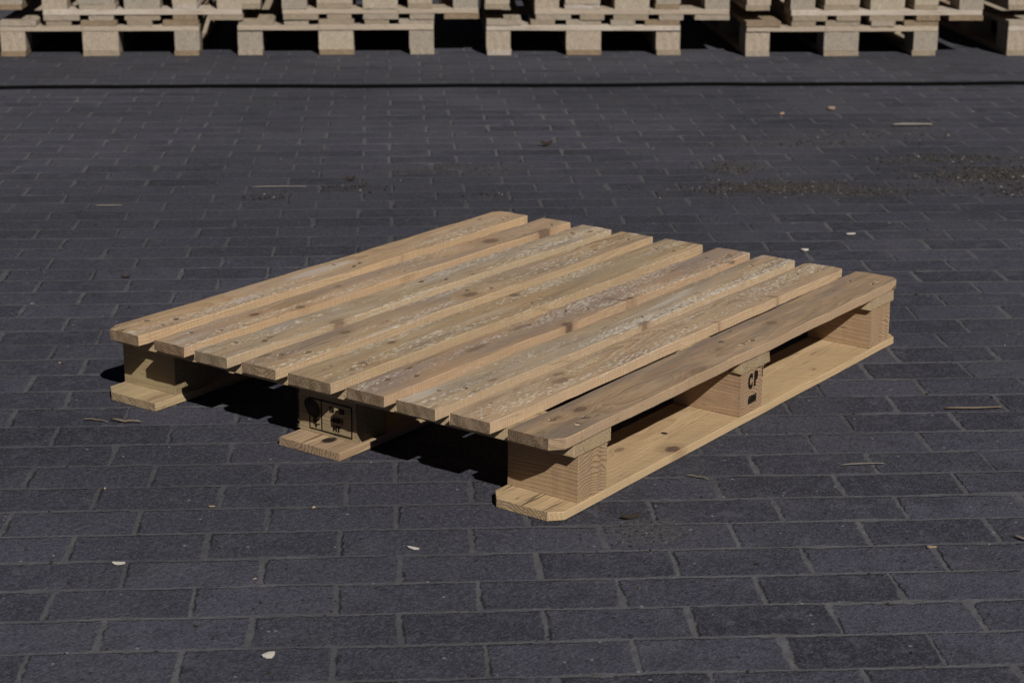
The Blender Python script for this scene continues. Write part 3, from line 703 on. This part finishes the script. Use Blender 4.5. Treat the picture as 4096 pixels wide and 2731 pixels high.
twig('twig', .30, -.07, AR-.5, .04, .0013, twig_m, 'small twig lying near the long near side of the pallet', 'twig', G2, 9, .05)

# uncountable crumbs of soil, bark and grit
def crumbs(name, spots, label, seed, mats):
    rnd = random.Random(seed); V, F, MI = [], [], []
    for (x, y, s, mi) in spots:
        n = 5; base = len(V); h = s*(.25+.5*rnd.random()); a0 = rnd.random()*6; el = 1+rnd.random()*.9
        for k in range(n):
            a_ = 2*math.pi*k/n; q = .6+.6*rnd.random(); dx, dy = math.cos(a_)*s*.5*q*el, math.sin(a_)*s*.5*q
            V.append((x+dx*math.cos(a0)-dy*math.sin(a0), y+dx*math.sin(a0)+dy*math.cos(a0), .0006))
        V.append((x+rnd.uniform(-.2, .2)*s, y+rnd.uniform(-.2, .2)*s, .0006+h))
        for k in range(n): F.append((base+k, base+(k+1) % n, base+n)); MI.append(mi)
    me = from_lists(name, V, F)
    for q in mats: me.materials.append(q)
    me.polygons.foreach_set('material_index', MI)
    o = link(name, me); tag(o, label, kind='stuff'); return o
soil = flat('dry_soil', (.052, .044, .038), .95, .05, .35, 200); soil_d = flat('dark_soil', (.022, .018, .015), .95, .05, .35, 200)
grit = flat('pale_grit', (.13, .12, .11), .9, .1, .3, 200)
CM = [soil, soil_d, grit, chip_tan]
rg = random.Random(77)
ca, sa = math.cos(R(39.7)), math.sin(R(39.7))
def at(cx, cy, du, dv): return cx + du*sa + dv*ca, cy - du*ca + dv*sa
spots = []
def heap(cx, cy, su, sv, n, smax, dark=.3):
    for _ in range(n):
        x, y = at(cx, cy, rg.gauss(0, su), rg.gauss(0, sv)); s = .0016+smax*.75*rg.random()**3.2
        q = rg.random(); spots.append((x, y, s, 1 if q < dark else (2 if q > .93 else 0)))
heap(2.405, .90, .13, .05, 2200, .007); heap(2.56, 1.15, .05, .06, 600, .007); heap(2.46, .72, .13, .04, 900, .007); heap(2.30, .98, .09, .03, 400, .010)
heap(2.95, .44, .16, .08, 2600, .010, .45); heap(3.06, .70, .14, .04, 700, .009, .4); heap(2.80, .28, .10, .05, 1200, .010, .55); heap(3.3, 1.0, .2, .05, 300, .01)
heap(3.0, 1.15, .22, .03, 350, .009)
heap(2.04, 1.765, .16, .06, 420, .006, .3); heap(1.66, 1.83, .05, .03, 120, .011, .6); heap(1.45, 1.95, .05, .03, 90, .011, .6); heap(1.8, 1.5, .05, .03, 80, .009, .6)
heap(.05, -.12, .04, .03, 70, .004, .6); heap(-.02, -.14, .05, .04, 60, .004, .5); heap(.26, .02, .05, .02, 60, .005, .5)
crumbs('soil_crumbs', spots, 'dry brown soil and bark crumbs strewn in patches behind the pallet', 3, CM)
spots = []
for _ in range(5200):
    u0 = rg.uniform(-3.3, 3.3); v0 = rg.uniform(-1.3, 5.2)
    # many sit in the joints
    if rg.random() < .55:
        v0 = -.4046 + .1*round((v0+.4046)/.1) + rg.gauss(0, .004)
    x, y = u0*sa + v0*ca, -u0*ca + v0*sa
    if -.01 < x < 1.22 and -.01 < y < 1.04: continue
    s = .0012+.0055*rg.random()**3.5; q = rg.random()
    spots.append((x, y, s, 1 if q < .55 else (2 if q > .9 else (3 if q > .86 else 0))))
crumbs('grit_crumbs', spots, 'fine dark grit scattered over the block paving', 4, CM)
